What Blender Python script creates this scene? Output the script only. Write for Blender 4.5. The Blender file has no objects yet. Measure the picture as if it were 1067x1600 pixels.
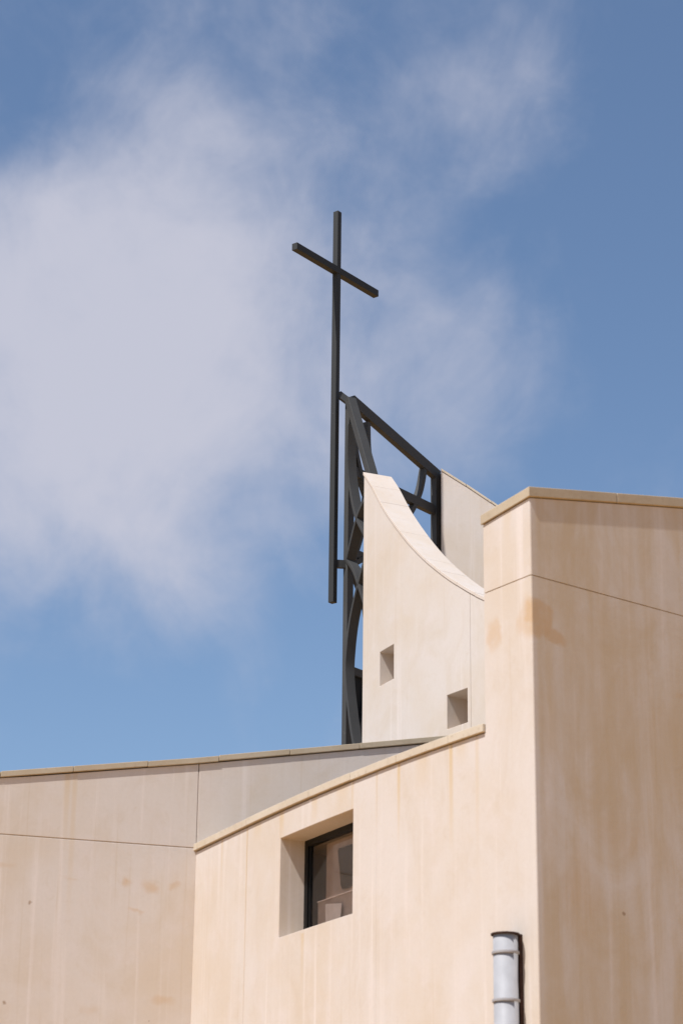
import bpy, bmesh, math, random
from mathutils import Vector, Matrix
random.seed(7)
R = math.radians
scene = bpy.context.scene

# ------------------------------------------------------------------ camera
cd = bpy.data.cameras.new('camera'); cam = bpy.data.objects.new('camera', cd)
scene.collection.objects.link(cam); scene.camera = cam
cr = Vector((0.9999352, -0.00399093, 0.01066139)); cu = Vector((-0.01138388, -0.35055442, 0.93647317))
cf = Vector((0.0, 0.93653386, 0.35057714))
cam.matrix_world = Matrix(((cr.x, cu.x, -cf.x, 0), (cr.y, cu.y, -cf.y, 0), (cr.z, cu.z, -cf.z, 1.6), (0, 0, 0, 1)))
cd.sensor_fit = 'VERTICAL'; cd.sensor_height = 36.0; cd.lens = 3650.0 / 1600.0 * 36.0
cd.clip_start = 0.1; cd.clip_end = 5000
cd.dof.use_dof = True; cd.dof.focus_distance = 36.0; cd.dof.aperture_fstop = 2.0

# ------------------------------------------------------------------ sky
SUN_AZ, SUN_EL = -135.0, 58.0          # azimuth from +Y towards +X
world = bpy.data.worlds.new('World'); scene.world = world; world.use_nodes = True
nt = world.node_tree; N = nt.nodes; LK = nt.links; N.clear()
def nd(tree, kind, **kw):
    n = tree.nodes.new(kind)
    for k, v in kw.items(): setattr(n, k, v)
    return n
def mth(tree, op, a, b=None, c=None, clamp=False):
    n = tree.nodes.new('ShaderNodeMath'); n.operation = op; n.use_clamp = clamp
    for i, v in enumerate((a, b, c)):
        if v is None: continue
        if isinstance(v, (int, float)): n.inputs[i].default_value = v
        else: tree.links.new(v, n.inputs[i])
    return n.outputs[0]
def mrange(tree, v, a, b, c=0.0, d=1.0, smooth=True):
    n = tree.nodes.new('ShaderNodeMapRange'); n.interpolation_type = 'SMOOTHSTEP' if smooth else 'LINEAR'
    tree.links.new(v, n.inputs[0])
    for i, x in enumerate((a, b, c, d)): n.inputs[i + 1].default_value = x
    return n.outputs[0]
def mixc(tree, fac, a, b):
    n = tree.nodes.new('ShaderNodeMix'); n.data_type = 'RGBA'
    for i, v in ((0, fac), (6, a), (7, b)):
        if isinstance(v, (int, float)): n.inputs[i].default_value = v
        elif isinstance(v, tuple): n.inputs[i].default_value = (*v, 1)
        else: tree.links.new(v, n.inputs[i])
    return n.outputs[2]
def noise(tree, vec, scale, detail=4, rough=.55, dist=0.0):
    n = tree.nodes.new('ShaderNodeTexNoise'); n.inputs['Scale'].default_value = scale
    n.inputs['Detail'].default_value = detail; n.inputs['Roughness'].default_value = rough
    n.inputs['Distortion'].default_value = dist; tree.links.new(vec, n.inputs['Vector'])
    return n.outputs['Fac']
def vmul(tree, vec, v):
    n = tree.nodes.new('ShaderNodeVectorMath'); n.operation = 'MULTIPLY'; tree.links.new(vec, n.inputs[0]); n.inputs[1].default_value = v
    return n.outputs[0]
sky = nd(nt, 'ShaderNodeTexSky', sky_type='NISHITA', sun_disc=False, sun_elevation=R(SUN_EL), sun_rotation=R(SUN_AZ),
         altitude=0, air_density=1.0, dust_density=0.5, ozone_density=2.8)
SKY = 0.104
tc = nd(nt, 'ShaderNodeTexCoord'); dirv = tc.outputs['Generated']
# cloud banks: soft centres given as directions (x, y, z, angular radius, weight), broken up by noise that
# covers the whole dome alike
BANKS = [
    (-0.1211, 0.9098, 0.3971, 0.0685, 1.00), (-0.0640, 0.9310, 0.3594, 0.0548, 0.95), (-0.1131, 0.8876, 0.4465, 0.0548, 0.75),
    (-0.0564, 0.9058, 0.4199, 0.0548, 0.70), (-0.0729, 0.8654, 0.4958, 0.0548, 0.75), (-0.0432, 0.8797, 0.4736, 0.0438, 0.55),
    (0.0340, 0.8560, 0.5160, 0.0380, 0.50), (0.0560, 0.8690, 0.4916, 0.0330, 0.55), (0.0174, 0.9113, 0.4114, 0.0438, 0.40),
    (0.0773, 0.9084, 0.4108, 0.0411, 0.25), (0.0424, 0.9214, 0.3863, 0.0329, 0.30), (-0.0358, 0.9500, 0.3102, 0.0420, -0.35),
    (-0.0049, 0.8952, 0.4456, 0.0411, 0.45), (-0.1421, 0.9238, 0.3557, 0.0548, 0.70), (-0.1276, 0.9501, 0.2846, 0.0603, -0.50),
    (0.1305, 0.8484, 0.5130, 0.0712, -0.60), (0.1140, 0.8839, 0.4535, 0.0548, -0.50), (-0.1389, 0.8449, 0.5166, 0.0466, -0.50),
    (0.1262, 0.9124, 0.3895, 0.0438, -0.30), (0.0304, 0.8897, 0.4554, 0.0356, -0.35), (-0.0762, 0.9603, 0.2684, 0.0438, -0.30)]
warp = nd(nt, 'ShaderNodeTexNoise'); warp.inputs['Scale'].default_value = 9; warp.inputs['Detail'].default_value = 6
LK.new(dirv, warp.inputs['Vector'])
wv = nd(nt, 'ShaderNodeVectorMath', operation='MULTIPLY_ADD'); LK.new(warp.outputs['Color'], wv.inputs[0])
wv.inputs[1].default_value = (.11, .11, .11); wv.inputs[2].default_value = (-.055, -.055, -.055)
wd = nd(nt, 'ShaderNodeVectorMath', operation='ADD'); LK.new(dirv, wd.inputs[0]); LK.new(wv.outputs[0], wd.inputs[1])
acc = None
for x, y, z, r, w in BANKS:
    d = nd(nt, 'ShaderNodeVectorMath', operation='DISTANCE'); LK.new(wd.outputs[0], d.inputs[0]); d.inputs[1].default_value = (x, y, z)
    b = mrange(nt, d.outputs['Value'], 0.0, r * 1.9, w, 0.0)
    acc = b if acc is None else mth(nt, 'ADD', acc, b)
n1 = noise(nt, vmul(nt, dirv, (1.25, 1.0, 1.0)), 10.0, 9, .60, .5)
n2 = noise(nt, vmul(nt, dirv, (1.0, 1.0, 1.0)), 34.0, 7, .6, .5)
den = mth(nt, 'ADD', mth(nt, 'MULTIPLY', acc, .36), mth(nt, 'MULTIPLY', n1, .85))
den = mth(nt, 'ADD', den, mth(nt, 'MULTIPLY', n2, .32))
cl = mrange(nt, den, .46, 1.34, 0.0, .92)
bg = nd(nt, 'ShaderNodeBackground'); bg.inputs[1].default_value = SKY
LK.new(mixc(nt, cl, sky.outputs[0], (4.5, 4.55, 5.3)), bg.inputs[0])
wo = nd(nt, 'ShaderNodeOutputWorld'); LK.new(bg.outputs[0], wo.inputs[0])

# ------------------------------------------------------------------ sun, exposure
sl = bpy.data.lights.new('sun', 'SUN'); sl.energy = 4.2; sl.angle = R(0.53); sl.color = (1.0, 0.99, 0.98)
sun = bpy.data.objects.new('sun', sl); scene.collection.objects.link(sun)
to_sun = Vector((math.sin(R(SUN_AZ)) * math.cos(R(SUN_EL)), math.cos(R(SUN_AZ)) * math.cos(R(SUN_EL)), math.sin(R(SUN_EL))))
sun.rotation_euler = to_sun.to_track_quat('Z', 'Y').to_euler(); sun.location = (-8, 4, 30)
vs = scene.view_settings; vs.view_transform = 'Standard'; vs.look = 'None'; vs.exposure = 0.33; vs.gamma = 1.0; vs.use_curve_mapping = False
scene.cycles.max_bounces = 8; scene.cycles.diffuse_bounces = 5; scene.cycles.transparent_max_bounces = 8
scene.cycles.use_denoising = True

# ------------------------------------------------------------------ materials
def newmat(name):
    m = bpy.data.materials.new(name); m.use_nodes = True
    t = m.node_tree; b = t.nodes['Principled BSDF']
    g = t.nodes.new('ShaderNodeNewGeometry')
    return m, t, b, g.outputs['Position']
def bump(t, b, h, strength, dist):
    n = t.nodes.new('ShaderNodeBump'); n.inputs['Strength'].default_value = strength; n.inputs['Distance'].default_value = dist
    t.links.new(h, n.inputs['Height']); t.links.new(n.outputs[0], b.inputs['Normal'])
def near(t, P, c, r0, r1, squash=(1, 1, 1), wob=.12, ws=5.0):
    """soft-edged stain round the world point c"""
    nn = t.nodes.new('ShaderNodeTexNoise'); nn.inputs['Scale'].default_value = ws; nn.inputs['Detail'].default_value = 4
    t.links.new(P, nn.inputs['Vector'])
    a = t.nodes.new('ShaderNodeVectorMath'); a.operation = 'MULTIPLY_ADD'; t.links.new(nn.outputs['Color'], a.inputs[0])
    a.inputs[1].default_value = (2 * wob,) * 3; a.inputs[2].default_value = tuple(-wob - ci for ci in c)
    s = t.nodes.new('ShaderNodeVectorMath'); s.operation = 'ADD'; t.links.new(P, s.inputs[0]); t.links.new(a.outputs[0], s.inputs[1])
    l = t.nodes.new('ShaderNodeVectorMath'); l.operation = 'LENGTH'; t.links.new(vmul(t, s.outputs[0], squash), l.inputs[0])
    return mrange(t, l.outputs['Value'], r0, r1, 1.0, 0.0)

PATCHES = [  # rust-tan patches of old repairs: centre, radius, soft edge, squash, strength
    ((1.93, 22.84, 9.02), .10, .22, (1, 1, .8), .5), ((2.05, 22.87, 9.03), .13, .20, (1, 1, .85), .85), ((2.22, 22.98, 8.86), .11, .20, (1, 1, 1.8), .8),
    ((1.57, 23.28, 8.98), .07, .15, (1, 1, .6), .6),
    ((-2.62, 29.12, 7.53), .02, .10, (1, 1, 1), .65), ((-2.35, 29.2, 7.47), .03, .16, (1, 1, 1.3), .6),
    ((-2.05, 29.29, 7.50), .01, .09, (1, 1, 1.5), .5), ((-2.5, 29.15, 7.15), .01, .10, (.8, 1, 3), .5),
    ((-2.15, 29.26, 6.05), .02, .17, (.7, 1, 2), .5), ((-4.1, 28.7, 7.6), .02, .14, (.7, 1, 3), .45),
    ((-3.0, 29.0, 5.9), .02, .16, (.7, 1, 1.5), .3), ((-3.3, 28.9, 7.50), .02, .09, (.7, 1, 3), .35),
    ((3.66, 24.05, 8.55), .02, .10, (.7, 1, 2), .4), ((2.9, 23.5, 6.9), .2, .5, (1, 1, 2), .25), ((2.45, 23.15, 6.2), .1, .4, (1, 1, .7), .3)]
SPOTS = [((-3.80, 28.80, 7.17), .012, .035), ((-4.03, 28.73, 5.93), .012, .04), ((-2.3, 29.2, 5.8), .004, .015),
         ((1.02, 24.11, 6.12), .006, .03), ((-.23, 26.17, 6.23), .006, .05), ((2.9, 23.5, 6.1), .01, .03)]
STREAKS = [  # run-down lines below the coping joints: plan point, top z, length, half width, strength
    (-1.1284, 27.9232, 7.95, 2.6, .018, .55), (-.6989, 27.0687, 7.95, .42, .05, .6), (.1223, 25.566, 7.95, .9, .028, .4),
    (.3878, 25.1162, 7.95, .7, .02, .35), (.6208, 24.7352, 7.95, 1.0, .022, .7), (1.1463, 23.9204, 7.95, 1.2, .03, .75),
    (-1.45, 28.6, 7.95, .6, .02, .45), (1.40, 23.55, 7.95, 1.6, .025, .3), (-.42, 26.55, 6.42, .7, .03, .45), (-.3, 26.33, 7.95, .33, .06, .45), (-1.0, 27.66, 7.95, .25, .10, .35), (.02, 25.75, 7.95, .35, .12, .4), (.85, 24.36, 7.95, .4, .10, .35), (1.25, 23.77, 7.95, .3, .08, .35), (1.72, 23.10, 10.3, .5, .05, .3),
    (-3.42, 28.89, 8.85, 1.0, .035, .45), (-3.33, 28.92, 8.88, 2.2, .03, .35)]
def wall_mat():
    m, t, b, P = newmat('sand render')
    base = (.61, .54, .482)
    big = noise(t, P, .55, 5, .6); mid = noise(t, P, 2.6, 6, .62, .4); fine = noise(t, P, 26, 5, .6)
    col = mixc(t, mrange(t, big, .35, .7), base, (.58, .485, .39))
    col = mixc(t, mth(t, 'MULTIPLY', mrange(t, mid, .48, .75), .45), col, (.64, .562, .52))
    col = mixc(t, mth(t, 'MULTIPLY', mrange(t, noise(t, P, 4.5, 6, .65, 1.0), .55, .8), .40), col, (.53, .435, .33))
    col = mixc(t, mth(t, 'MULTIPLY', mrange(t, noise(t, vmul(t, P, (1, 1, .6)), 1.5, 7, .68, .8), .46, .72), .40), col, (.53, .43, .325))
    # trowel sweeps and runs
    runs = noise(t, vmul(t, P, (7, 7, .22)), 1.0, 4, .6, .2)
    col = mixc(t, mth(t, 'MULTIPLY', mrange(t, runs, .54, .74), .7), col, (.68, .60, .545))
    runs2 = noise(t, vmul(t, P, (11, 11, .3)), 1.0, 3, .6, .1)
    col = mixc(t, mth(t, 'MULTIPLY', mrange(t, runs2, .60, .78), .55), col, (.52, .415, .30))
    sep = t.nodes.new('ShaderNodeSeparateXYZ'); t.links.new(P, sep.inputs[0])
    # tall end wall: grime patches and runs whose brown also paints its warm shade
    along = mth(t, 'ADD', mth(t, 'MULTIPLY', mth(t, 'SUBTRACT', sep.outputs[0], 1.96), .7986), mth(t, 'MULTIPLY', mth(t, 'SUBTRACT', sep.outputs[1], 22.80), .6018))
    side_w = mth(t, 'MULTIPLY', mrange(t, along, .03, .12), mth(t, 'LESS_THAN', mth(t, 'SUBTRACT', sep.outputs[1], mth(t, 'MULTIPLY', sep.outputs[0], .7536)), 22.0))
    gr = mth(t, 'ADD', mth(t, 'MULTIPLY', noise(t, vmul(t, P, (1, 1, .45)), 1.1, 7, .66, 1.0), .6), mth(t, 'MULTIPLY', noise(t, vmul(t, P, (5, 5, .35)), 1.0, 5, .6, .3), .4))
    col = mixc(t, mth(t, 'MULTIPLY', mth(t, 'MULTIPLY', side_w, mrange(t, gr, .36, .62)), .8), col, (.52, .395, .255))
    wob = mth(t, 'MULTIPLY', mth(t, 'SUBTRACT', noise(t, vmul(t, P, (3, 3, 1.2)), 1.0, 3), .5), .016)
    for x, y, zt, ln, hw, k in STREAKS:
        dx = mth(t, 'SUBTRACT', sep.outputs[0], x); dy = mth(t, 'SUBTRACT', sep.outputs[1], y)
        ax, ay = (.2, 1.0) if y < 28.7 else (1.0, .2)         # measured along the wall it runs down
        dx = mth(t, 'MULTIPLY', dx, ax); dy = mth(t, 'MULTIPLY', dy, ay)
        d = mth(t, 'SQRT', mth(t, 'ADD', mth(t, 'MULTIPLY', dx, dx), mth(t, 'MULTIPLY', dy, dy)))
        side = mrange(t, mth(t, 'ADD', d, wob), hw * .3, hw * 1.6, 1, 0)
        fall = mth(t, 'MULTIPLY', mrange(t, sep.outputs[2], zt - ln, zt, 0, 1, False), mth(t, 'LESS_THAN', sep.outputs[2], zt))
        col = mixc(t, mth(t, 'MULTIPLY', mth(t, 'MULTIPLY', side, fall), min(1.0, k * 1.1)), col, (.56, .40, .21))
    for c, r0, r1, sq, k in PATCHES:
        col = mixc(t, mth(t, 'MULTIPLY', near(t, P, c, r0, r1, sq, .10), mth(t, 'MULTIPLY', mrange(t, mid, .2, .6), k)), col, (.54, .37, .22))
    for c, r0, r1 in SPOTS:
        col = mixc(t, mth(t, 'MULTIPLY', near(t, P, c, r0, r1, (1, 1, 1), .02, 20), .8), col, (.27, .17, .10))
    col = mixc(t, mth(t, 'MULTIPLY', mrange(t, fine, .35, .75), .14), col, (.50, .415, .35))
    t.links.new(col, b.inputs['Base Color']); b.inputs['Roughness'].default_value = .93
    b.inputs['Specular IOR Level'].default_value = .2
    h = mth(t, 'ADD', mth(t, 'MULTIPLY', fine, .5), mth(t, 'MULTIPLY', mid, 1.2))
    bump(t, b, h, .16, .010)
    return m
def coping_mat(name, c0, c1):
    m, t, b, P = newmat(name)
    col = mixc(t, mrange(t, noise(t, P, 1.7, 5, .6), .35, .7), c0, c1)
    col = mixc(t, mth(t, 'MULTIPLY', mrange(t, noise(t, P, 14, 5, .65), .52, .75), .5), col, (.33, .255, .17))
    t.links.new(col, b.inputs['Base Color']); b.inputs['Roughness'].default_value = .85; b.inputs['Specular IOR Level'].default_value = .3
    bump(t, b, noise(t, P, 22, 5), .3, .006)
    return m
def tile_mat():
    m, t, b, P = newmat('cream coping tile')
    col = mixc(t, mrange(t, noise(t, P, 2.2, 5, .6), .35, .7), (.61, .525, .455), (.59, .49, .40))
    col = mixc(t, mth(t, 'MULTIPLY', mrange(t, noise(t, P, 9, 5, .65), .55, .8), .4), col, (.50, .38, .25))
    t.links.new(col, b.inputs['Base Color']); b.inputs['Roughness'].default_value = .85; b.inputs['Specular IOR Level'].default_value = .25
    bump(t, b, noise(t, P, 20, 5), .25, .006)
    return m
def steel_mat(name, base, chip=(.34, .31, .29)):
    m, t, b, P = newmat(name)
    col = mixc(t, mrange(t, noise(t, P, 2.0, 5, .6), .35, .7), base, tuple(c * 1.25 for c in base))
    col = mixc(t, mth(t, 'MULTIPLY', mrange(t, noise(t, P, 13, 6, .7, .5), .66, .74), .55), col, (.16, .13, .105))
    col = mixc(t, mth(t, 'MULTIPLY', mrange(t, noise(t, P, 31, 4, .7), .73, .77), .8), col, chip)
    t.links.new(col, b.inputs['Base Color']); b.inputs['Roughness'].default_value = .72; b.inputs['Specular IOR Level'].default_value = .62
    bump(t, b, noise(t, P, 30, 4), .12, .003)
    return m
def plain(name, col, rough=.6, spec=.4, var=.15, scale=8):
    m, t, b, P = newmat(name)
    c = mixc(t, mrange(t, noise(t, P, scale, 5, .6), .3, .7), col, tuple(v * (1 - var) for v in col))
    t.links.new(c, b.inputs['Base Color']); b.inputs['Roughness'].default_value = rough; b.inputs['Specular IOR Level'].default_value = spec
    return m
def glass_mat():
    m = bpy.data.materials.new('window glass'); m.use_nodes = True; t = m.node_tree; t.nodes.clear()
    tr = t.nodes.new('ShaderNodeBsdfTransparent'); tr.inputs[0].default_value = (.80, .77, .75, 1)
    gl = t.nodes.new('ShaderNodeBsdfGlossy'); gl.inputs['Roughness'].default_value = .03; gl.inputs[0].default_value = (.9, .9, .9, 1)
    lw_ = t.nodes.new('ShaderNodeLayerWeight'); fac = mth(t, 'ADD', mth(t, 'MULTIPLY', mth(t, 'POWER', lw_.outputs['Facing'], 4.0), .6), .04)
    mx = t.nodes.new('ShaderNodeMixShader'); o = t.nodes.new('ShaderNodeOutputMaterial')
    t.links.new(fac, mx.inputs[0]); t.links.new(tr.outputs[0], mx.inputs[1]); t.links.new(gl.outputs[0], mx.inputs[2])
    t.links.new(mx.outputs[0], o.inputs[0])
    return m
def ground_mat():
    m, t, b, P = newmat('sandy paving')
    col = mixc(t, mrange(t, noise(t, P, .5, 6, .6), .3, .7), (.52, .28, .085), (.45, .24, .07))
    col = mixc(t, mth(t, 'MULTIPLY', noise(t, P, 18, 5), .3), col, (.36, .20, .07))
    t.links.new(col, b.inputs['Base Color']); b.inputs['Roughness'].default_value = .95
    bump(t, b, noise(t, P, 40, 4), .3, .01)
    return m
WALL = wall_mat(); COPE = coping_mat('pale coping render', (.575, .49, .38), (.53, .44, .33)); TAN = coping_mat('tan coping paint', (.47, .385, .275), (.42, .335, .23)); TILE = tile_mat()
STEEL = steel_mat('dark grey painted steel', (.030, .029, .027)); CROSS = steel_mat('charcoal painted steel', (.008, .0085, .008), (.30, .31, .31))
FRAME = plain('black window frame', (.005, .005, .005), .45, .25); BLACK = plain('black sheet steel', (.012, .012, .012), .7, .2)
PIPE = plain('white pipe paint', (.385, .375, .38), .55, .35, .15, 5); BROWN = plain('brown rusted steel', (.060, .030, .022), .8, .2, .4, 20)
SLAT = plain('mauve blind slat', (.74, .62, .56), .6, .3); DARKPANEL = plain('dark panel', (.055, .042, .033), .8, .2)
PALEPANEL = plain('pale panel', (.66, .58, .54), .8, .2); GLASS = glass_mat(); GROUND = ground_mat(); ROOF = plain('grey roof membrane', (.33, .30, .27), .9, .2)
DARKROOM = plain('unlit room plaster', (.10, .085, .07), .9, .1)

# ------------------------------------------------------------------ helpers
def thing(name, label, cat, loc, group=None):
    o = bpy.data.objects.new(name, None); scene.collection.objects.link(o); o.location = loc
    o.empty_display_size = .3; o['label'] = label; o['category'] = cat
    if group: o['group'] = group
    return o
def part(name, verts, faces, mat, parent, bevel=0.0, smooth=False, label=None, stuff=False):
    """mesh from world coordinates, stored relative to its thing"""
    root = parent; off = Vector((0, 0, 0))
    while root is not None:
        off += root.location; root = root.parent
    me = bpy.data.meshes.new(name)
    me.from_pydata([Vector(v) - off for v in verts], [], faces); me.update()
    bm = bmesh.new(); bm.from_mesh(me); bmesh.ops.remove_doubles(bm, verts=bm.verts, dist=1e-5)
    bmesh.ops.recalc_face_normals(bm, faces=bm.faces); bm.to_mesh(me); bm.free()
    me.materials.append(mat)
    if smooth:
        for p in me.polygons: p.use_smooth = True
    o = bpy.data.objects.new(name, me); scene.collection.objects.link(o); o.parent = parent
    if bevel:
        b = o.modifiers.new('edge', 'BEVEL'); b.width = bevel; b.segments = 2; b.limit_method = 'ANGLE'; b.angle_limit = R(40)
    if label: o['label'] = label
    if stuff: o['kind'] = 'stuff'
    return o
def prism(poly, z0, zt):
    """closed prism over a plan polygon; z0, zt numbers or per-vertex lists"""
    n = len(poly); z0 = z0 if isinstance(z0, (list, tuple)) else [z0] * n; zt = zt if isinstance(zt, (list, tuple)) else [zt] * n
    v = [(p[0], p[1], z) for p, z in zip(poly, z0)] + [(p[0], p[1], z) for p, z in zip(poly, zt)]
    f = [tuple(range(n)), tuple(range(n, 2 * n))] + [(i, (i + 1) % n, n + (i + 1) % n, n + i) for i in range(n)]
    return v, f
def grid_slab(front, back, zrows, keep):
    """front/back: plan points per column; zrows[j](i) -> z; keep(i, j) cell test. A slab with real openings."""
    nc, nr = len(front), len(zrows)
    V, F = [], []
    idx = {}
    def vid(side, i, j):
        k = (side, i, j)
        if k not in idx:
            p = (front if side == 0 else back)[i]; idx[k] = len(V); V.append((p[0], p[1], zrows[j](i)))
        return idx[k]
    K = lambda i, j: 0 <= i < nc - 1 and 0 <= j < nr - 1 and keep(i, j)
    for i in range(nc - 1):
        for j in range(nr - 1):
            if not K(i, j): continue
            for s in (0, 1): F.append((vid(s, i, j), vid(s, i + 1, j), vid(s, i + 1, j + 1), vid(s, i, j + 1)))
            for (di, dj, a, b) in ((-1, 0, (i, j), (i, j + 1)), (1, 0, (i + 1, j), (i + 1, j + 1)), (0, -1, (i, j), (i + 1, j)), (0, 1, (i, j + 1), (i + 1, j + 1))):
                if not K(i + di, j + dj): F.append((vid(0, *a), vid(0, *b), vid(1, *b), vid(1, *a)))
    return V, F
def sweep(pts, across, deep, nrm):
    """rectangular bar along pts; 'across' lies in the plane perpendicular to nrm, 'deep' along nrm"""
    nrm = Vector(nrm).normalized(); pts = [Vector(p) for p in pts]; V, F = [], []
    for i, p in enumerate(pts):
        t = (pts[min(i + 1, len(pts) - 1)] - pts[max(i - 1, 0)]).normalized(); a = t.cross(nrm).normalized()
        for sa, sd in ((-1, -1), (1, -1), (1, 1), (-1, 1)): V.append(p + a * sa * across / 2 + nrm * sd * deep / 2)
    n = len(pts)
    for i in range(n - 1):
        for k in range(4): F.append((4 * i + k, 4 * i + (k + 1) % 4, 4 * i + 4 + (k + 1) % 4, 4 * i + 4 + k))
    F += [(0, 1, 2, 3), tuple(4 * (n - 1) + k for k in range(4))]
    return V, F
def spline(pts, n=8):
    """Catmull-Rom through pts"""
    P = [Vector(p) for p in pts]; P = [P[0] * 2 - P[1]] + P + [P[-1] * 2 - P[-2]]; out = []
    for i in range(1, len(P) - 2):
        for k in range(n):
            t = k / n; a, b, c, d = P[i - 1:i + 3]
            out.append(.5 * (2 * b + (c - a) * t + (2 * a - 5 * b + 4 * c - d) * t * t + (3 * b - a - 3 * c + d) * t ** 3))
    out.append(P[-2]); return out
def box_bar(c, ax, ay, az_, sx, sy, sz):
    V = [Vector(c) + Vector(ax) * i * sx / 2 + Vector(ay) * j * sy / 2 + Vector(az_) * k * sz / 2 for i in (-1, 1) for j in (-1, 1) for k in (-1, 1)]
    return V, [(0, 1, 3, 2), (4, 5, 7, 6), (0, 1, 5, 4), (2, 3, 7, 6), (0, 2, 6, 4), (1, 3, 7, 5)]
def lathe(c, prof, n=40):
    """prof: (radius, z) pairs round a vertical axis at plan point c"""
    V, F = [], []
    for r, z in prof:
        for k in range(n): V.append((c[0] + r * math.cos(2 * math.pi * k / n), c[1] + r * math.sin(2 * math.pi * k / n), z))
    for i in range(len(prof) - 1):
        for k in range(n): F.append((i * n + k, i * n + (k + 1) % n, (i + 1) * n + (k + 1) % n, (i + 1) * n + k))
    F += [tuple(range(n)), tuple(range((len(prof) - 1) * n, len(prof) * n))]
    return V, F
def azv(a): return Vector((math.sin(R(a)), math.cos(R(a)), 0))
Z = Vector((0, 0, 1))

# ------------------------------------------------------------------ ground
gv, gf = [], []
for i in range(13):
    for j in range(13): gv.append((-1500 + 250 * i, -1500 + 250 * j, 0))
for i in range(12):
    for j in range(12): gf.append((i * 13 + j, i * 13 + j + 1, (i + 1) * 13 + j + 1, (i + 1) * 13 + j))
g = part('ground', gv, gf, GROUND, None); g['kind'] = 'structure'

# ------------------------------------------------------------------ curved wing with the window, and the tall end wall
KX, KY = 1.96, 22.80                     # outer corner of the tall end wall
def plan_pts():
    raw = [(-1.797, 29.357), (-1.254, 28.166), (-.743, 27.12), (-.306, 26.33), (.117, 25.60), (.498, 24.955), (.829, 24.40), (1.15, 23.92), (1.480, 23.42), (KX, KY)]
    p = [Vector((x, y, 0)) for x, y in raw]
    # smooth the plan into one even bend
    for _ in range(6):
        p = [p[0]] + [(p[i - 1] + p[i] * 2 + p[i + 1]) / 4 for i in range(1, len(p) - 1)] + [p[-1]]
    return spline(p, 12)
WC = plan_pts()
WS = [0.0]
for a, b in zip(WC, WC[1:]): WS.append(WS[-1] + (b - a).length)
def wpt(s, off=0.0):
    s = max(-.6, min(WS[-1], s)); i = 0
    while i < len(WS) - 2 and WS[i + 1] < s: i += 1
    t = (s - WS[i]) / (WS[i + 1] - WS[i]); p = WC[i].lerp(WC[i + 1], t)
    d = (WC[min(i + 2, len(WC) - 1)] - WC[max(i - 1, 0)]).normalized()
    return p + Vector((-d.y, d.x, 0)) * off      # + = inwards
def s_at_y(y):
    for i in range(len(WC) - 1):
        if WC[i].y >= y >= WC[i + 1].y: return WS[i] + (WC[i].y - y) / (WC[i].y - WC[i + 1].y) * (WS[i + 1] - WS[i])
    return WS[-1]
SE = s_at_y(23.43); S1 = s_at_y(27.92); S2 = s_at_y(25.116)
W0, W1_ = s_at_y(27.09), s_at_y(25.55); WZ0, WZ1 = 6.462, 7.632
wing = thing('curved_church_wing', 'cream rendered curved wall with one deep square window under a tan coping', 'building', (0, 26.5, 0))
TH = .44
def wall_run(name, s0, s1, ztop, hole=None, bev=True):
    ss = [s0 + (s1 - s0) * k / max(2, int((s1 - s0) / .2)) for k in range(max(2, int((s1 - s0) / .2)) + 1)]
    if hole: ss = sorted([s for s in ss if min(abs(s - hole[0]), abs(s - hole[1])) > .05] + [hole[0], hole[1]])
    rows = [0, 3.0, 5.0, 6.0] + ([hole[2], hole[3]] if hole else [6.8]) + [ztop]
    keep = lambda i, j: not (hole and hole[0] - 1e-4 <= ss[i] and ss[i + 1] <= hole[1] + 1e-4 and rows[j] >= hole[2] - 1e-4 and rows[j + 1] <= hole[3] + 1e-4)
    v, f = grid_slab([wpt(s) for s in ss], [wpt(s, TH) for s in ss], [(lambda i, r=r: r) for r in rows], keep)
    return part(name, v, f, WALL, wing, .006 if bev else 0)
wall_run('wall_panel', 0.0, S1 - .003, 7.946)
wall_run('wall_panel', S1 + .003, S2 - .002, 7.946, (W0, W1_, WZ0, WZ1))
wall_run('wall_panel', S2 + .002, SE, 7.946, None, False)
# coping stones
js = [-.02, S1 + .02, s_at_y(26.42), s_at_y(25.575), s_at_y(24.75), s_at_y(23.93), SE - .003]
for a, b in zip(js, js[1:]):
    n = 5; ss = [a + .003 + (b - a - .006) * k / n for k in range(n + 1)]; dz = random.uniform(-.004, .004); do = random.uniform(-.003, .003)
    fr = [wpt(s, -.032 + do) for s in ss]; bk = [wpt(s, TH + .02) for s in ss]
    v, f = grid_slab(fr, bk, [lambda i, dz=dz: 7.962 + dz, lambda i, dz=dz: 8.050 + dz], lambda i, j: True)
    part('coping_stone', v, f, COPE, wing, .006)
# flat roof behind the parapet and the room behind the window
roofp = [wpt(s, TH - .05) for s in (0.05, 1.5, 3.0, 4.5, SE - .05)] + [Vector((3.4, 25.2, 0)), Vector((1.45, 30.15, 0))]
v, f = prism(roofp, 7.55, 7.70); part('flat_roof', v, f, ROOF, wing)

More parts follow.
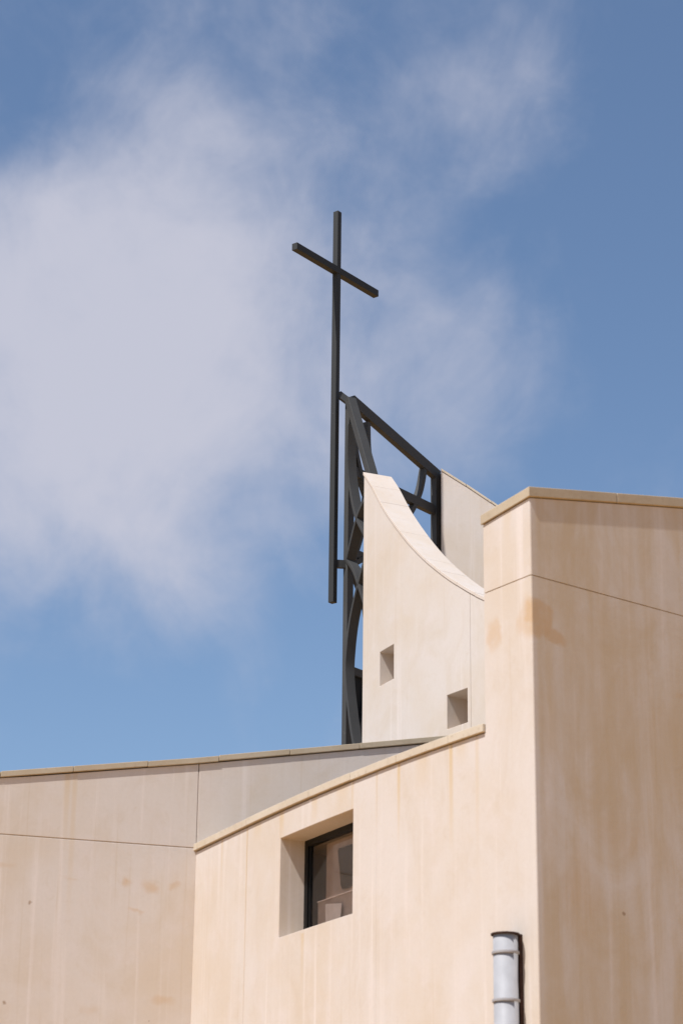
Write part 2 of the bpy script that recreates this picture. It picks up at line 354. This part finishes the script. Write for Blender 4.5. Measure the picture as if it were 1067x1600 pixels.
# window: frame, pane, blinds
wa, wb = wpt(W0, .32), wpt(W1_, .32); ud = (wb - wa).normalized(); un = Vector((-ud.y, ud.x, 0)); ul = (wb - wa).length
def wp(u, z, d): return wa + ud * u + un * d + Z * z
def wbox(u0, u1, z0, z1, d0, d1):
    return box_bar(wp((u0 + u1) / 2, (z0 + z1) / 2, (d0 + d1) / 2), ud, un, Z, u1 - u0, d1 - d0, z1 - z0)
win = part('window', *wbox(-.03, .075, WZ0 - .02, WZ1 + .02, .0, .075), FRAME, wing, .004)
part('frame_head', *wbox(.077, ul - .077, WZ1 - .075, WZ1 + .02, .0, .075), FRAME, win, .004)
part('frame_sill', *wbox(.077, ul - .077, WZ0 - .02, WZ0 + .06, .0, .075), FRAME, win, .004)
part('frame_jamb', *wbox(ul - .075, ul + .03, WZ0 - .02, WZ1 + .02, .0, .075), FRAME, win, .004)
part('sash_stile', *wbox(.079, .115, WZ0 + .062, WZ1 - .077, .02, .06), FRAME, win, .003)
part('glass_pane', *wbox(.117, ul - .08, WZ0 + .062, WZ1 - .077, .036, .042), GLASS, win)
def slats(name, u0, u1, z0, z1, d, mat, pitch=.029):
    V, F = [], []; z = z0 + pitch / 2
    while z < z1:
        c = wp((u0 + u1) / 2, z, d); ta = R(62)
        a2 = -un * math.cos(ta) + Z * math.sin(ta); a3 = un * math.sin(ta) + Z * math.cos(ta)
        v, f = box_bar(c, ud, a2, a3, u1 - u0, .031, .0025)
        F += [tuple(q + len(V) for q in ff) for ff in f]; V += v; z += pitch
    return part(name, V, F, mat, win, stuff=True)
slats('blind', .33, ul - .02, 6.90, WZ1 - .02, .12, SLAT)
slats('lower_blind', .15, ul - .02, WZ0, 6.885, .11, SLAT)
part('blind_rail', *wbox(.15, ul - .02, 6.886, 6.898, .095, .125), SLAT, win)
# dark flat panel in front of the upper blind, with rounded lower corner
cl_ = [(.66, 7.40), (.68, 7.43), (.80, 7.425), (1.3, 7.42), (1.3, 6.95), (.86, 6.93), (.77, 6.94), (.735, 7.0), (.71, 7.15)]
v = [wp(u, z, .085) for u, z in cl_] + [wp(u, z, .091) for u, z in cl_]; n = len(cl_)
part('dark_panel', v, [tuple(range(n)), tuple(range(n, 2 * n))] + [(i, (i + 1) % n, n + (i + 1) % n, n + i) for i in range(n)], DARKPANEL, win)
cc = [(.40, 6.83), (.79, 6.775), (.76, 6.55), (.41, 6.60)]  # pale flat four-cornered panel just behind the glass
v = [wp(u, z, .07) for u, z in cc] + [wp(u, z, .074) for u, z in cc]
part('pale_panel', v, [(0, 1, 2, 3), (4, 5, 6, 7), (0, 1, 5, 4), (1, 2, 6, 5), (2, 3, 7, 6), (3, 0, 4, 7)], PALEPANEL, win)
# room box behind
V, F = [], []
for (u0, u1, z0, z1, d0, d1) in ((-.3, ul + .3, WZ0 - .12, WZ0 - .06, .13, 1.6), (-.3, ul + .3, WZ1 + .06, WZ1 + .12, .13, 1.6), (-.3, -.25, WZ0 - .06, WZ1 + .06, .13, 1.6),
                                 (ul + .25, ul + .3, WZ0 - .06, WZ1 + .06, .13, 1.6), (-.3, ul + .3, WZ0 - .12, WZ1 + .12, 1.6, 1.65)):
    v, f = wbox(u0, u1, z0, z1, d0, d1); F += [tuple(q + len(V) for q in ff) for ff in f]; V += v
part('room_lining', V, F, DARKROOM, wing)

# ------------------------------------------------------------------ tall end wall (fin)
fin = thing('tall_end_wall', 'tall thick rendered end wall with a rust stain at its corner and sloping coping', 'wall', (KX, KY, 0))
E0 = Vector((*wpt(SE)[:2], 0)); K0 = Vector((KX, KY, 0)); fd = azv(53.0)
LEN = 11.0
curve_EK = [wpt(SE + (WS[-1] - SE) * k / 6) for k in range(7)]
tdir = (K0 - E0).normalized()
def fin_prism(u0, u1, z0, zt, inset=0.0, name='wall_panel', mat=None, bev=.010):
    fr = [p + fd * (u0 + inset) for p in curve_EK]
    tdir = (K0 - E0).normalized()
    if inset: fr = [fr[0] + tdir * inset] + fr[1:-1] + [fr[-1] - tdir * inset]
    bk = [fr[-1] + fd * (u1 - u0), fr[0] + fd * (u1 - u0)]
    kk = fr[-1]; fr = fr[:-1] + [kk - tdir * .016, kk - tdir * .005 + fd * .005, kk + fd * .016]     # eased arris
    poly = fr + bk
    zf = (lambda p: zt(p)) if callable(zt) else (lambda p: zt)
    zb = (lambda p: z0(p)) if callable(z0) else (lambda p: z0)
    v, f = prism(poly, [zb(p) for p in poly], [zf(p) for p in poly])
    return part(name, v, f, mat or WALL, fin, 0)
tdir = (K0 - E0).normalized()
def fin_top(p): return 10.315 + .186 * (p - K0).dot(fd) + .11 * (p - K0).dot(tdir)
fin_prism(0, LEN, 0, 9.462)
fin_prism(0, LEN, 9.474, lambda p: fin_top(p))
fin_prism(0, LEN - .05, 9.40, 9.53, .016, 'joint_core', WALL, 0)
u = -.025
for k, L in enumerate((1.27, 1.25, 1.25, 1.25, 1.25, 1.25, 1.25, 1.25, 1.0)):
    a, b = u, u + L; u = b; dz = random.uniform(-.004, .004) if k else 0
    q = [E0 - tdir * .02 + fd * (a + (.003 if k else 0)), K0 + tdir * .022 + fd * (a + (.003 if k else 0)), K0 + tdir * .022 + fd * (b - .003), E0 - tdir * .02 + fd * (b - .003)]
    v, f = prism(q, [fin_top(p) + .011 + dz for p in q], [fin_top(p) + .122 + dz for p in q])
    part('coping_stone', v, f, TAN, fin, .008)

# ------------------------------------------------------------------ left wing
lw = thing('straight_church_wing', 'sand rendered straight wing with a rising parapet and weathered tan coping', 'building', (-6, 28.2, 0))
LI = Vector((-1.797, 29.357, 0)); ld = azv(74.0); ln_ = Vector((-ld.y, ld.x, 0))      # inwards
def lp(x, off=0.0): return LI + ld * ((x + 1.797) / ld.x) + ln_ * off
def l_top(x):
    if x < -4.25: return 8.70 + .10 * (x + 4.25)
    if x < -1.8: return 8.70 + (x + 4.25) / 2.45 * .395
    return 9.095 + (x + 1.8) * .178
LT = .36
def l_panel(x0, x1, z0, zt, bev=.006):
    n = max(2, int((x1 - x0) / .5)); xs = [x0 + (x1 - x0) * k / n for k in range(n + 1)]
    v, f = grid_slab([lp(x) for x in xs], [lp(x, LT) for x in xs], [lambda i: z0, (lambda i: zt(xs[i])) if callable(zt) else (lambda i: zt)], lambda i, j: True)
    return part('wall_panel', v, f, WALL, lw, bev)
XR = 1.55; XJ = -1.795
l_panel(-9.2, XR, 0, 7.992)
l_panel(-9.2, XJ - .005, 8.003, l_top)
l_panel(XJ + .005, XR, 8.003, l_top)
v, f = prism([lp(-9.15, .014), lp(XR - .05, .014), lp(XR - .05, LT - .02), lp(-9.15, LT - .02)], 7.9, [8.15] * 4); part('joint_core', v, f, WALL, lw)
v, f = prism([lp(XJ - .2, .014), lp(XJ + .2, .014), lp(XJ + .2, LT - .02), lp(XJ - .2, LT - .02)], 8.16, [9.0] * 4); part('joint_core', v, f, WALL, lw)
xj = [-9.2, -8.0, -7.05, -6.1, -5.17, -4.24, -3.36, -2.44, -1.55, -.64, .27, XR]
for a, b in zip(xj, xj[1:]):
    dz = random.uniform(-.006, .006); do = random.uniform(-.005, .004)
    xs = [a + .003 + (b - a - .006) * k / 3 for k in range(4)]
    v, f = grid_slab([lp(x, -.028 + do) for x in xs], [lp(x, LT + .02) for x in xs], [lambda i: l_top(xs[i]) + .014 + dz, lambda i: l_top(xs[i]) + .088 + dz], lambda i, j: True)
    part('coping_stone', v, f, TAN, lw, .006)
v, f = prism([lp(-9.1, LT - .05), lp(XR - .02, LT - .05), Vector((1.9, 31.4, 0)), Vector((2.9, 37.5, 0)), Vector((-8.5, 40, 0))], 7.9, 8.1); part('flat_roof', v, f, ROOF, lw)

# ------------------------------------------------------------------ tower: front and back wing walls
tower = thing('bell_tower', 'pale tower of two thick walls, the front one swooping down with two square niches', 'tower', (1.4, 32.5, 0))
raw = [(.341, 33.6), (.528, 33.174), (.71, 32.782), (.889, 32.425), (1.065, 32.097), (1.239, 31.797), (1.41, 31.52), (1.578, 31.263), (1.745, 31.024), (1.91, 30.797), (2.073, 30.579)]
TC = spline([Vector((x, y, 0)) for x, y in raw], 8); TS = [0.0]
for a, b in zip(TC, TC[1:]): TS.append(TS[-1] + (b - a).length)
def tpt(s, off=0.0):
    i = 0; s = min(s, TS[-1])
    while i < len(TS) - 2 and TS[i + 1] < s: i += 1
    t = (s - TS[i]) / (TS[i + 1] - TS[i]); d = (TC[min(i + 2, len(TC) - 1)] - TC[max(i - 1, 0)]).normalized()
    return TC[i].lerp(TC[i + 1], t) + Vector((-d.y, d.x, 0)) * off
PROF = [(-.05, 14.88), (.033, 14.80), (.277, 14.548), (.51, 14.269), (.734, 14.007), (1.155, 13.572), (1.541, 13.199), (1.90, 12.882), (2.233, 12.617), (2.547, 12.383), (2.843, 12.178), (3.057, 12.035), (3.27, 11.905), (3.6, 11.72)]
PS = spline([(s, z, 0) for s, z in PROF], 10)
def t_top(s):
    for a, b in zip(PS, PS[1:]):
        if a.x <= s <= b.x: return a.y + (b.y - a.y) * (s - a.x) / (b.x - a.x)
    return PS[-1].y
TT = .46
HOLES = [(.609, 1.066, 11.24, 11.762), (2.50, 2.965, 10.15, 10.635)]
def tower_run(s0, s1, holes):
    n = int((s1 - s0) / .11) + 2; ss = [s0 + (s1 - s0) * k / n for k in range(n + 1)]
    for h in holes: ss = [s for s in ss if min(abs(s - h[0]), abs(s - h[1])) > .03] + [h[0], h[1]]
    ss.sort()
    rows = sorted({0, 8.0, *[z for h in holes for z in h[2:]]}) if holes else [0, 8.0]
    zr = [(lambda i, r=r: r) for r in rows] + [lambda i: max(t_top(ss[i]) - .052, rows[-1] + .02)]
    def keep(i, j):
        if j >= len(rows) - 1: return True
        return not any(h[0] - 1e-4 <= ss[i] and ss[i + 1] <= h[1] + 1e-4 and rows[j] >= h[2] - 1e-4 and rows[j + 1] <= h[3] + 1e-4 for h in holes)
    v, f = grid_slab([tpt(s) for s in ss], [tpt(s, TT) for s in ss], zr, keep)
    return part('front_wall', v, f, WALL, tower, .008)
tower_run(0.0, 3.036, HOLES); tower_run(3.041, TS[-1], [])
for h in HOLES:
    a, b = tpt(h[0] - .1, TT + .001), tpt(h[1] + .1, TT + .001); c, d = tpt(h[1] + .1, TT + .05), tpt(h[0] - .1, TT + .05)
    v, f = prism([a, b, c, d], h[2] - .1, h[3] + .1); part('niche_back', v, f, WALL, tower)
# coping tiles down the swoop
cut = [-.012]; acc_l = 0; s = -.012
while s < TS[-1] - .02:
    ds = .01; acc_l += math.hypot(ds, t_top(s + ds) - t_top(s)); s += ds
    if acc_l > .47: cut.append(s); acc_l = 0
cut.append(TS[-1])
for a, b in zip(cut, cut[1:]):
    n = 5; ss = [a + .001 + (b - a - .002) * k / n for k in range(n + 1)]; dz = random.uniform(-.002, .002)
    v, f = grid_slab([tpt(max(s, 0), -.012) + (TC[0] - TC[1]).normalized() * max(0, -s) for s in ss], [tpt(max(s, 0), TT + .012) + (TC[0] - TC[1]).normalized() * max(0, -s) for s in ss],
                     [lambda i: t_top(ss[i]) - .05 + dz, lambda i: t_top(ss[i]) + dz], lambda i, j: True)
    part('coping_tile', v, f, TILE, tower, .003)
# back wall
bd = azv(101.0); bn = Vector((-bd.y, bd.x, 0)); B0 = Vector((1.637, 36.02, 0))
def b_top(u): return 15.875 - .70 * u - .055 * u * u
us = [0, .3, .6, .9, 1.2, 1.6, 2.0, 2.4]
v, f = grid_slab([B0 + bd * q for q in us], [B0 + bd * q + bn * .42 for q in us], [lambda i: 0, lambda i: b_top(us[i]) - .045], lambda i, j: True)
part('back_wall', v, f, WALL, tower, .008)
for a, b in zip([0, .42, .84, 1.28, 1.72, 2.1], [.42, .84, 1.28, 1.72, 2.1, 2.4]):
    q = [B0 + bd * (a + .003) - bn * .012, B0 + bd * (b - .003) - bn * .012, B0 + bd * (b - .003) + bn * .43, B0 + bd * (a + .003) + bn * .43]
    zz = [b_top(a), b_top(b), b_top(b), b_top(a)]
    v, f = prism(q, [z - .043 for z in zz], zz); part('coping_tile', v, f, COPE, tower, .004)

# ------------------------------------------------------------------ steel frame between the tower walls
sf = thing('steel_frame', 'dark grey steel frame of a post, sloping beams and interlaced curved bars', 'frame', (.13, 34.4, 8.1))
dB = azv(37.8); nB = Vector((dB.y, -dB.x, 0)); dA = azv(151.0); nA = Vector((-.875, -.485, 0)).normalized()
PC = Vector((.105, 34.33, 0)) + dB * .08 - nB * .045
part('post', *box_bar(PC + Z * ((8.1 + 16.40) / 2), dB, nB, Z, .155, .085, 16.40 - 8.1), STEEL, sf, .005)
ap = Vector((.15, 34.40, 16.37)); bend = Vector((1.60, 36.30, 15.84))
part('top_beam', *sweep([ap - (bend - ap).normalized() * .02, bend], .19, .10, nB), STEEL, sf, .006)
wtop = Vector((.475, 33.80, 14.86)); wtop += (wtop - ap).normalized() * .35
part('sloping_beam', *sweep([ap + Vector((-.03, -.07, .0)), wtop], .115, .15, nA), STEEL, sf, .006)
part('wall_post', *box_bar(Vector((1.565, 36.255, 12.0)), dB, nB, Z, .15, .12, 7.75), STEEL, sf, .005)
part('cross_beam', *sweep([PC + dB * .08 + Z * 15.2, Vector((1.50, 36.17, 15.2))], .16, .10, nB), STEEL, sf, .005)
part('cross_beam', *sweep([PC + dB * .08 + Z * 13.83, Vector((1.50, 36.17, 13.83))], .13, .10, nB), STEEL, sf, .005)
part('cross_beam', *sweep([PC + dB * .08 + Z * 11.9, Vector((1.50, 36.17, 11.9))], .13, .10, nB), STEEL, sf, .005)
def bB(u, z): return Vector((.126, 34.42, 0)) + dB * u + Z * z
def bA(u, z): return Vector((.13, 34.40, 0)) + dA * u + Z * z
# curved bars of the far face (points along the face, height)
for pts in ([(1.99, 15.85), (1.86, 15.40), (1.60, 14.96), (1.2, 14.5), (.7, 14.05), (.06, 13.62)],
            [(.05, 13.64), (.26, 14.15), (.36, 14.55), (.50, 15.25), (.44, 15.75), (.42, 16.15)],
            [(.05, 16.05), (.10, 15.6), (.36, 15.0), (.8, 14.5), (1.5, 14.1)],
            [(.06, 13.6), (.45, 13.0), (.5, 12.3), (.4, 11.4), (.1, 10.6)]):
    part('curved_bar', *sweep(spline([bB(u, z) for u, z in pts], 8), .085, .11, nB), STEEL, sf, .004)
# curved bars of the near face
for pts in ([(.04, 15.95), (.03, 15.35), (.11, 14.87), (.28, 14.36), (.48, 14.05), (.85, 13.6)],
            [(.75, 14.58), (.52, 14.44), (.32, 14.22), (.03, 13.66)],
            [(.02, 13.66), (.25, 13.42), (.46, 13.05), (.8, 12.4)],
            [(.80, 13.75), (.47, 13.27), (.17, 12.65), (.05, 12.1), (.045, 11.75), (.13, 11.3), (.33, 10.6), (.8, 9.6)]):
    part('curved_bar', *sweep(spline([bA(u, z) for u, z in pts], 8), .05, .16, nA), STEEL, sf, .004)
q = [bB(.16, 0) , bB(2.0, 0), bB(2.0, 0) - nB * .03, bB(.16, 0) - nB * .03]
v, f = prism(q, 8.1, [11.85, 11.8, 11.8, 11.85]); part('sheet_panel', v, f, BLACK, sf)
# brackets that hold the cross
CC = Vector((-.122, 34.30, 0))
part('bracket', *sweep([CC + Vector((.045, .035, 16.47)), ap + Vector((-.07, -.03, -.01))], .13, .05, Vector((.6, -.8, 0))), STEEL, sf, .003)
part('bracket', *sweep([CC + Vector((.045, .03, 13.585)), PC + Vector((-.04, -.03, 13.60))], .13, .06, Vector((.3, -.95, 0))), STEEL, sf, .003)

# ------------------------------------------------------------------ cross
cross = thing('roof_cross', 'slender dark metal cross bracketed to the steel frame high above the roof', 'cross', (-.122, 34.30, 12.94))
part('upright', *box_bar(CC + Z * ((12.94 + 19.71) / 2), dB, nB, Z, .098, .098, 19.71 - 12.94), CROSS, cross, .004)
part('crossarm', *box_bar(CC + Z * 18.63 - dB * .02 + nB * .003, dB, nB, Z, 2.17, .106, .118), CROSS, cross, .004)

# ------------------------------------------------------------------ pipe on the curved wall
pw = wpt(s_at_y(23.06)); tw = (wpt(s_at_y(22.95)) - wpt(s_at_y(23.2))).normalized(); nw = Vector((tw.y, -tw.x, 0))   # outwards
pc = pw + nw * .15 + tw * .005
pipe = thing('wall_pipe', 'short white round pipe with flanged rings on the cream wall', 'pipe', (pc.x, pc.y, 0))
r = .122; zt = 5.77
part('pipe', *lathe(pc, [(r, 0), (r, zt)]), PIPE, pipe, 0, True)
for z in (5.60, 5.135, 4.67, 4.2, 3.3, 2.4, 1.4): part('ring', *lathe(pc, [(r + .001, z - .016), (r + .014, z - .016), (r + .016, z), (r + .014, z + .012), (r + .001, z + .012)]), PIPE, pipe)
part('cap', *lathe(pc, [(r + .02, zt + .001), (r + .022, zt + .010), (r + .02, zt + .018)]), BROWN, pipe)
part('backing_channel', *box_bar(pw + nw * .022 + tw * .03 + Z * (zt + .018) / 2, tw, nw, Z, .12, .04, zt + .018), BROWN, pipe, .003)
